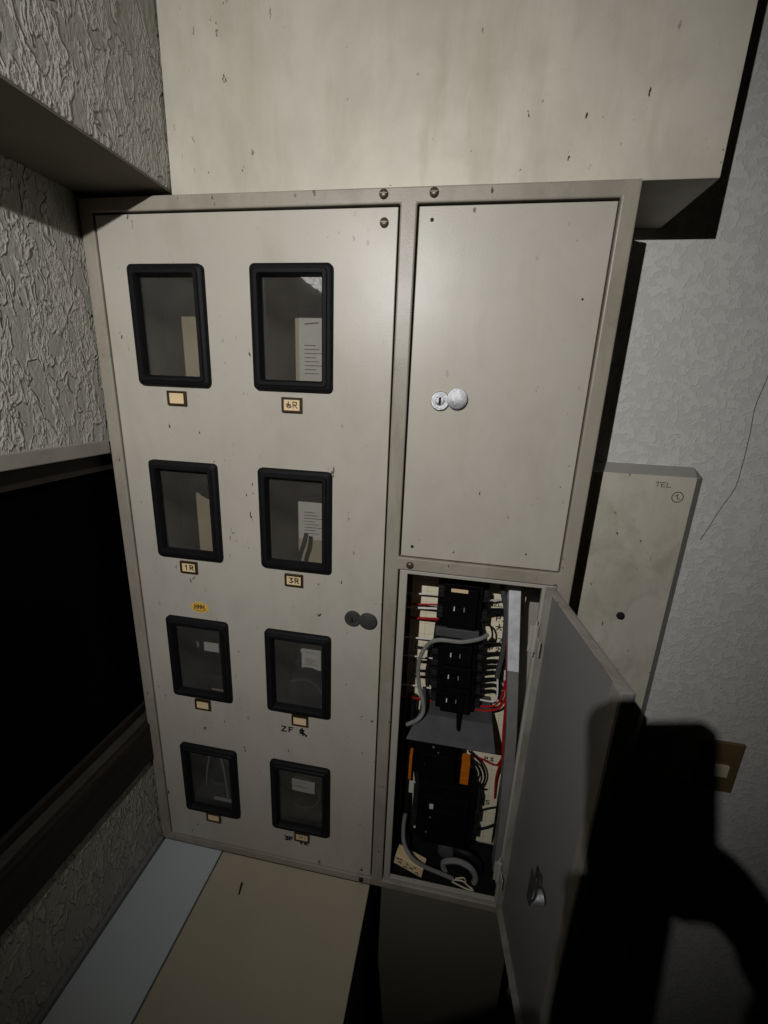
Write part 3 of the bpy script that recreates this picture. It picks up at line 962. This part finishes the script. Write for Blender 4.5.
# ------------------------------------------------------------------ panel marked TEL and switch on the back wall
tel = thing('telephone_panel', 'stained beige wall panel marked TEL, partly behind the open door', 'panel', (1.16, YB, -1.42))
TX0, TX1, TZ0, TZ1, TY = 1.005, 1.2975, -1.42, -.468, .200
ch = .022
o1 = [(TX0, TZ0), (TX1, TZ0), (TX1, TZ1-ch), (TX1-ch, TZ1), (TX0, TZ1)]
ins = .0235
o2 = [(TX0, TZ0+ins), (TX1-ins, TZ0+ins), (TX1-ins, TZ1-ch), (TX1-ch-.002, TZ1-ins*.8), (TX0, TZ1-ins*.8)]
mb = MB()
mb.loft([[(x, YB, z) for x, z in o1], [(x, YB-.006, z) for x, z in o1], [(x, TY, z) for x, z in o2]], closed=False)
obj('rim', mb, M['tel_rim'], tel, bevel=.0015, label='bevelled grey rim')
obj('cover', MB().prism([(x, TY-.0015, z) for x, z in o2], (0, .004, 0)), M['tel'], tel, bevel=.001, label='stained beige cover')
obj('knob', MB().lathe((1.178, TY-.001, -.834), [(.0095, 0), (.0095, .004), (.007, .008), (.0001, .009)], 18), M['black2'], tel, smooth=True, label='black knob')
strokes('lettering', word(['T', 'E', 'L']), 1.193, -.511, .0098, .0015, TY-.0016, tel, M['ink_soft'])
mb = MB()
mb.ribbon([(1.243+.0115*math.cos(math.pi*k/10), -.532+.0115*math.sin(math.pi*k/10)) for k in range(21)], .0018, TY-.0019, TY-.0016)
mb.ribbon([(1.238, -.530), (1.243, -.526), (1.243, -.536), (1.248, -.536)], .0018, TY-.0019, TY-.0016)
obj('circled_mark', mb, M['ink_soft'], tel)
sw = thing('wall_switch', 'bronze switch plate on the back wall, half in shadow', 'switch', (1.50, YB, -1.328))
mb = MB().loft([rrect(1.498, -1.2495, .104, .157, .004, YB), rrect(1.498, -1.2495, .104, .157, .004, YB-.005), rrect(1.498, -1.2495, .096, .149, .003, YB-.008)], closed=False)
mb.box(1.452, 1.544, YB-.0081, YB-.004, -1.323, -1.176)
obj('plate', mb, M['outlet'], sw)
obj('rocker', MB().box(1.490, 1.523, YB-.014, YB-.007, -1.274, -1.238), M['ivory'], sw, bevel=.0015, label='ivory rocker')

# small dark sliver on the floor
mb = MB().tube([(.2852, -.067, ZF+.0035), (.2875, -.080, ZF+.004), (.2905, -.094, ZF+.0035)], .0026, 6, 4, .6)
tag(obj('wood_splinter', mb, M['ink']), 'small dark splinter lying on the beige floor panel', 'splinter')

# ------------------------------------------------------------------ the photographer: phone, body, head torch (all behind the lens)
def cl(r, u, f):
    """point given as right / up / forward of the phone's lens"""
    return CAM + RIGHT*r + UP*u + FWD*f


PM = Matrix((RIGHT, FWD, UP)).transposed().to_4x4()
PM.translation = CAM
phone = thing('smartphone', 'smartphone held upright in both hands to take the picture', 'phone', cl(-.0185, -.100, -.008))
mb = MB().loft([rrect(-.0205, -.021, .085, .160, .012, y) for y in (-.0125,)] + [rrect(-.0205, -.021, .091, .162, .013, y) for y in (-.0110, -.0040)] + [rrect(-.0205, -.021, .085, .160, .012, -.0028)], closed=False)
for f in (-.0124, -.0029):
    mb.prism([(x, f, z) for x, y, z in rrect(-.0205, -.021, .085, .160, .012, 0)], (0, .0001, 0))
obj('body', mb.xf(PM), M['black2'], phone)
obj('screen', MB().prism([(x, -.0128, z) for x, y, z in rrect(-.0205, -.021, .079, .154, .009, 0)], (0, .0002, 0)).xf(PM), M['black'], phone, label='dark glass screen')
for r_, u_ in ((0, .030), (0, .0),):
    mb = MB().lathe((0, 0, 0), [(.0085, 0), (.0085, .0006), (.0065, .0008), (.0001, .0005)], 20)
    obj('lens', mb.xf(PM @ Matrix.Translation((r_, -.0026, u_))), M['black'], phone, smooth=True)
p0 = cl(-.026, -.098, -.008)
mb = MB().tube([p0, p0+Vector((.001, -.004, -.04)), p0+Vector((.004, -.012, -.13)), p0+Vector((.008, -.022, -.26))], .0135, 8)
obj('strap', mb, M['cable_black'], phone, smooth=True, label='dark wrist strap hanging down')

M['skin'] = plain('skin', srgb(196, 150, 124), .55, .35, var=.08, vs_=30)
M['jacket'] = plain('dark_jacket', srgb(38, 40, 46), .85, .15, var=.2, vs_=60, bump=.001)
M['trousers'] = plain('dark_trousers', srgb(34, 34, 38), .85, .15, var=.2, vs_=60)
M['hair'] = plain('dark_hair', srgb(24, 20, 18), .6, .3, var=.3, vs_=120)
M['shoe'] = plain('black_shoe', srgb(26, 25, 25), .5, .3, var=.2, vs_=40)


def skin_mesh(name, nodes, edges, mat, parent, root, label=None, sub=1):
    """nodes: name -> (point, radius)"""
    keys = list(nodes)
    me = bpy.data.meshes.new(name)
    base = wloc(parent)
    me.from_pydata([Vector(nodes[k][0])-base for k in keys], [(keys.index(a), keys.index(b)) for a, b in edges], [])
    o = bpy.data.objects.new(name, me)
    COL.objects.link(o)
    me.materials.append(mat)
    o.parent = parent
    o.location = (0, 0, 0)
    WLOC[o.name] = base
    md = o.modifiers.new('skin', 'SKIN')
    md.use_smooth_shade = True
    for k, sv in zip(keys, me.skin_vertices[0].data):
        r = nodes[k][1]
        sv.radius = (r, r) if not isinstance(r, tuple) else r
        sv.use_root = (k == root)
    sb = o.modifiers.new('sub', 'SUBSURF')
    sb.levels = sub
    sb.render_levels = sub
    if label:
        o['label'] = label
    return o


HEAD = LAMP + Vector((-.004, -.118, -.050))
body = thing('person', 'photographer in dark jacket holding a phone up with both hands, wearing a head torch', 'person', (.45, -1.42, ZF))
PV = Vector((.45, -1.44, -.70))
RSH, LSH = Vector((.650, -1.345, -.165)), Vector((.265, -1.345, -.165))
REL, LEL = Vector((.868, -1.120, -.385)), Vector((.445, -1.130, -.400))
RWR, LWR = cl(.062, -.140, -.052), cl(-.098, -.182, -.055)
N = {'pelvis': (PV, .13), 'waist': ((.45, -1.43, -.52), .125), 'chest': ((.455, -1.40, -.30), .14), 'collar': ((.457, -1.375, -.165), .085),
     'neck': ((.457, -1.395, -.075), .052), 'jaw': (HEAD+Vector((0, .012, -.055)), .070), 'skull': (HEAD+Vector((0, -.005, .03)), .088), 'crown': (HEAD+Vector((0, -.008, .085)), .060),
     'rsh': (RSH, .062), 'rel': (REL, .042), 'rwr': (RWR, .028), 'lsh': (LSH, .062), 'lel': (LEL, .042), 'lwr': (LWR, .028),
     'rhip': ((.545, -1.44, -.78), .095), 'rknee': ((.555, -1.40, -1.16), .060), 'rank': ((.550, -1.45, -1.535), .042), 'rtoe': ((.560, -1.29, -1.575), .034),
     'lhip': ((.355, -1.44, -.78), .095), 'lknee': ((.345, -1.40, -1.16), .060), 'lank': ((.350, -1.45, -1.535), .042), 'ltoe': ((.335, -1.29, -1.575), .034)}
ED = [('pelvis', 'waist'), ('waist', 'chest'), ('chest', 'collar'), ('collar', 'neck'), ('neck', 'jaw'), ('jaw', 'skull'), ('skull', 'crown'),
      ('collar', 'rsh'), ('rsh', 'rel'), ('rel', 'rwr'), ('collar', 'lsh'), ('lsh', 'lel'), ('lel', 'lwr'),
      ('pelvis', 'rhip'), ('rhip', 'rknee'), ('rknee', 'rank'), ('rank', 'rtoe'), ('pelvis', 'lhip'), ('lhip', 'lknee'), ('lknee', 'lank'), ('lank', 'ltoe')]


def hand(tagc, s, r0, du):
    """palm and five fingers closing on one long edge of the phone; s = +1 right edge, -1 left edge at r0"""
    N[tagc+'palm'] = (cl(r0+s*.030, -.085+du, -.032), .022)
    N[tagc+'pm2'] = (cl(r0+s*.018, -.062+du, -.026), .020)
    ED.append((tagc+'wr', tagc+'palm'))
    ED.append((tagc+'palm', tagc+'pm2'))
    for i, (uu, ln) in enumerate(((-.036, .9), (-.055, 1.0), (-.073, .95), (-.090, .75))):
        a, b, c, d = (tagc+f'f{i}{k}' for k in 'abcd')
        N[a] = (cl(r0+s*.014, uu+du, -.012), .0095)
        N[b] = (cl(r0+s*.012, uu+du+.003, .005), .0090)
        N[c] = (cl(r0-s*.014*ln, uu+du+.002, .0095), .0082)
        N[d] = (cl(r0-s*.030*ln, uu+du-.002, .0080), .0072)
        ED.extend([(tagc+('pm2' if i < 2 else 'palm'), a), (a, b), (b, c), (c, d)])
    N[tagc+'t1'] = (cl(r0+s*.006, -.050+du, -.030), .0115)
    N[tagc+'t2'] = (cl(r0-s*.012, -.034+du, -.027), .0100)
    N[tagc+'t3'] = (cl(r0-s*.024, -.022+du, -.022), .0085)
    ED.extend([(tagc+'palm', tagc+'t1'), (tagc+'t1', tagc+'t2'), (tagc+'t2', tagc+'t3')])


hand('r', 1, .025, -.024)
hand('l', -1, -.062, -.036)
skin_mesh('body', N, ED, M['skin'], body, 'pelvis', sub=1)
def ring(cx, cy, z, rx, ry, n=24):
    return [(cx+rx*math.cos(2*math.pi*k/n), cy+ry*math.sin(2*math.pi*k/n), z) for k in range(n)]


mb = MB()
mb.loft([ring(.45, -1.44, -.84, .185, .150), ring(.45, -1.44, -.70, .182, .150), ring(.45, -1.43, -.52, .170, .145), ring(.455, -1.40, -.30, .200, .160),
         ring(.457, -1.385, -.175, .205, .120), ring(.457, -1.388, -.125, .120, .092), ring(.457, -1.392, -.095, .070, .070)], closed=False)
for sh, el, wr in ((RSH, REL, RWR), (LSH, LEL, LWR)):
    ins = sh.lerp(Vector((.457, -1.385, -.20)), .25)
    cuff = wr.lerp(el, .06)
    mb.tube([ins, sh, sh.lerp(el, .5), el.lerp(sh, .12)], .074, 16, 5, .96)
    mb.tube([el.lerp(sh, .14), el, el.lerp(cuff, .5), cuff], .072, 16, 5, .80)
obj('jacket', mb, M['jacket'], body, smooth=True, label='dark jacket')
mb = MB()
mb.loft([ring(.45, -1.44, -.96, .060, .085), ring(.45, -1.44, -.90, .150, .125), ring(.45, -1.44, -.80, .175, .140), ring(.45, -1.44, -.66, .165, .135)], closed=False)
for sx in (-1, 1):
    mb.tube([(.45+sx*.085, -1.44, -.80), (.45+sx*.095, -1.43, -.95), (.45+sx*.105, -1.40, -1.16), (.45+sx*.100, -1.44, -1.38), (.45+sx*.100, -1.45, -1.545)], .098, 18, 6, .66)
obj('trousers', mb, M['trousers'], body, smooth=True, label='dark trousers')
for x, t_ in ((.555, .01), (.343, -.01)):
    mb = MB()
    mb.loft([[(x+t_*k+w*math.cos(a), -1.47+.21*k/4, ZF+h*(.5+.5*math.sin(a))) for a in [2*math.pi*q/12 for q in range(12)]] for k, (w, h) in enumerate(((.030, .07), (.042, .085), (.046, .080), (.050, .062), (.034, .040)))], closed=False)
    obj('shoe', mb, M['shoe'], body, smooth=True)
# face and hair
mb = MB()
mb.lathe((HEAD.x, HEAD.y-.012, HEAD.z+.012), [(.099, .0), (.101, .03), (.093, .07), (.072, .102), (.038, .120), (.0001, .126)], 24, 'Z')
obj('hair', mb, M['hair'], body, smooth=True, label='short dark hair')
mb = MB().tube([HEAD+Vector((0, .080, .012)), HEAD+Vector((0, .094, -.014)), HEAD+Vector((0, .100, -.030)), HEAD+Vector((0, .082, -.038))], .010, 8)
obj('nose', mb, M['skin'], body, smooth=True)
for s_ in (-1, 1):
    obj('eye', MB().lathe(tuple(HEAD+Vector((s_*.032, .068, .006))), [(.012, -.01), (.012, -.016), (.008, -.020), (.0001, -.022)], 14), M['ink'], body, smooth=True)
    obj('ear', MB().tube([HEAD+Vector((s_*.088, -.005, .022)), HEAD+Vector((s_*.100, -.012, .010)), HEAD+Vector((s_*.098, -.008, -.015)), HEAD+Vector((s_*.086, .002, -.028))], .010, 8), M['skin'], body, smooth=True)
obj('mouth', MB().tube([HEAD+Vector((-.024, .066, -.066)), HEAD+Vector((0, .074, -.068)), HEAD+Vector((.024, .066, -.066))], .006, 8), M['skin'], body, smooth=True)

# ------------------------------------------------------------------ head torch
torch = thing('head_torch', 'black head torch strapped around the photographer\'s forehead', 'head torch', LAMP+Vector((0, -.03, -.02)))
mb = MB().lathe(tuple(LAMP+Vector((0, -.006, 0))), [(.020, .030), (.024, .016), (.026, .0), (.024, -.0005), (.020, .004), (.0001, .010)], 24)
obj('housing', mb, M['black2'], torch, smooth=True)
mb = MB()
mb.loft([[(HEAD.x+(.106+d)*math.cos(a), HEAD.y-.008+(.106+d)*math.sin(a), HEAD.z+.050+z) for a in [2*math.pi*k/32 for k in range(32)]] for d, z in ((0, -.012), (.003, -.012), (.003, .012), (0, .012))])
obj('strap', mb, M['cable_black'], torch)
lt = bpy.data.lights.new('head_torch_bulb', 'SPOT')
lt.energy = LAMP_WATT
lt.color = (1.0, .99, .97)
lt.shadow_soft_size = .006
lt.spot_size = math.radians(96)
lt.spot_blend = 1.0
lo = bpy.data.objects.new('head_torch_bulb', lt)
COL.objects.link(lo)
lo.location = LAMP
lo.rotation_euler = (LAMP_AIM-LAMP).to_track_quat('-Z', 'Y').to_euler()
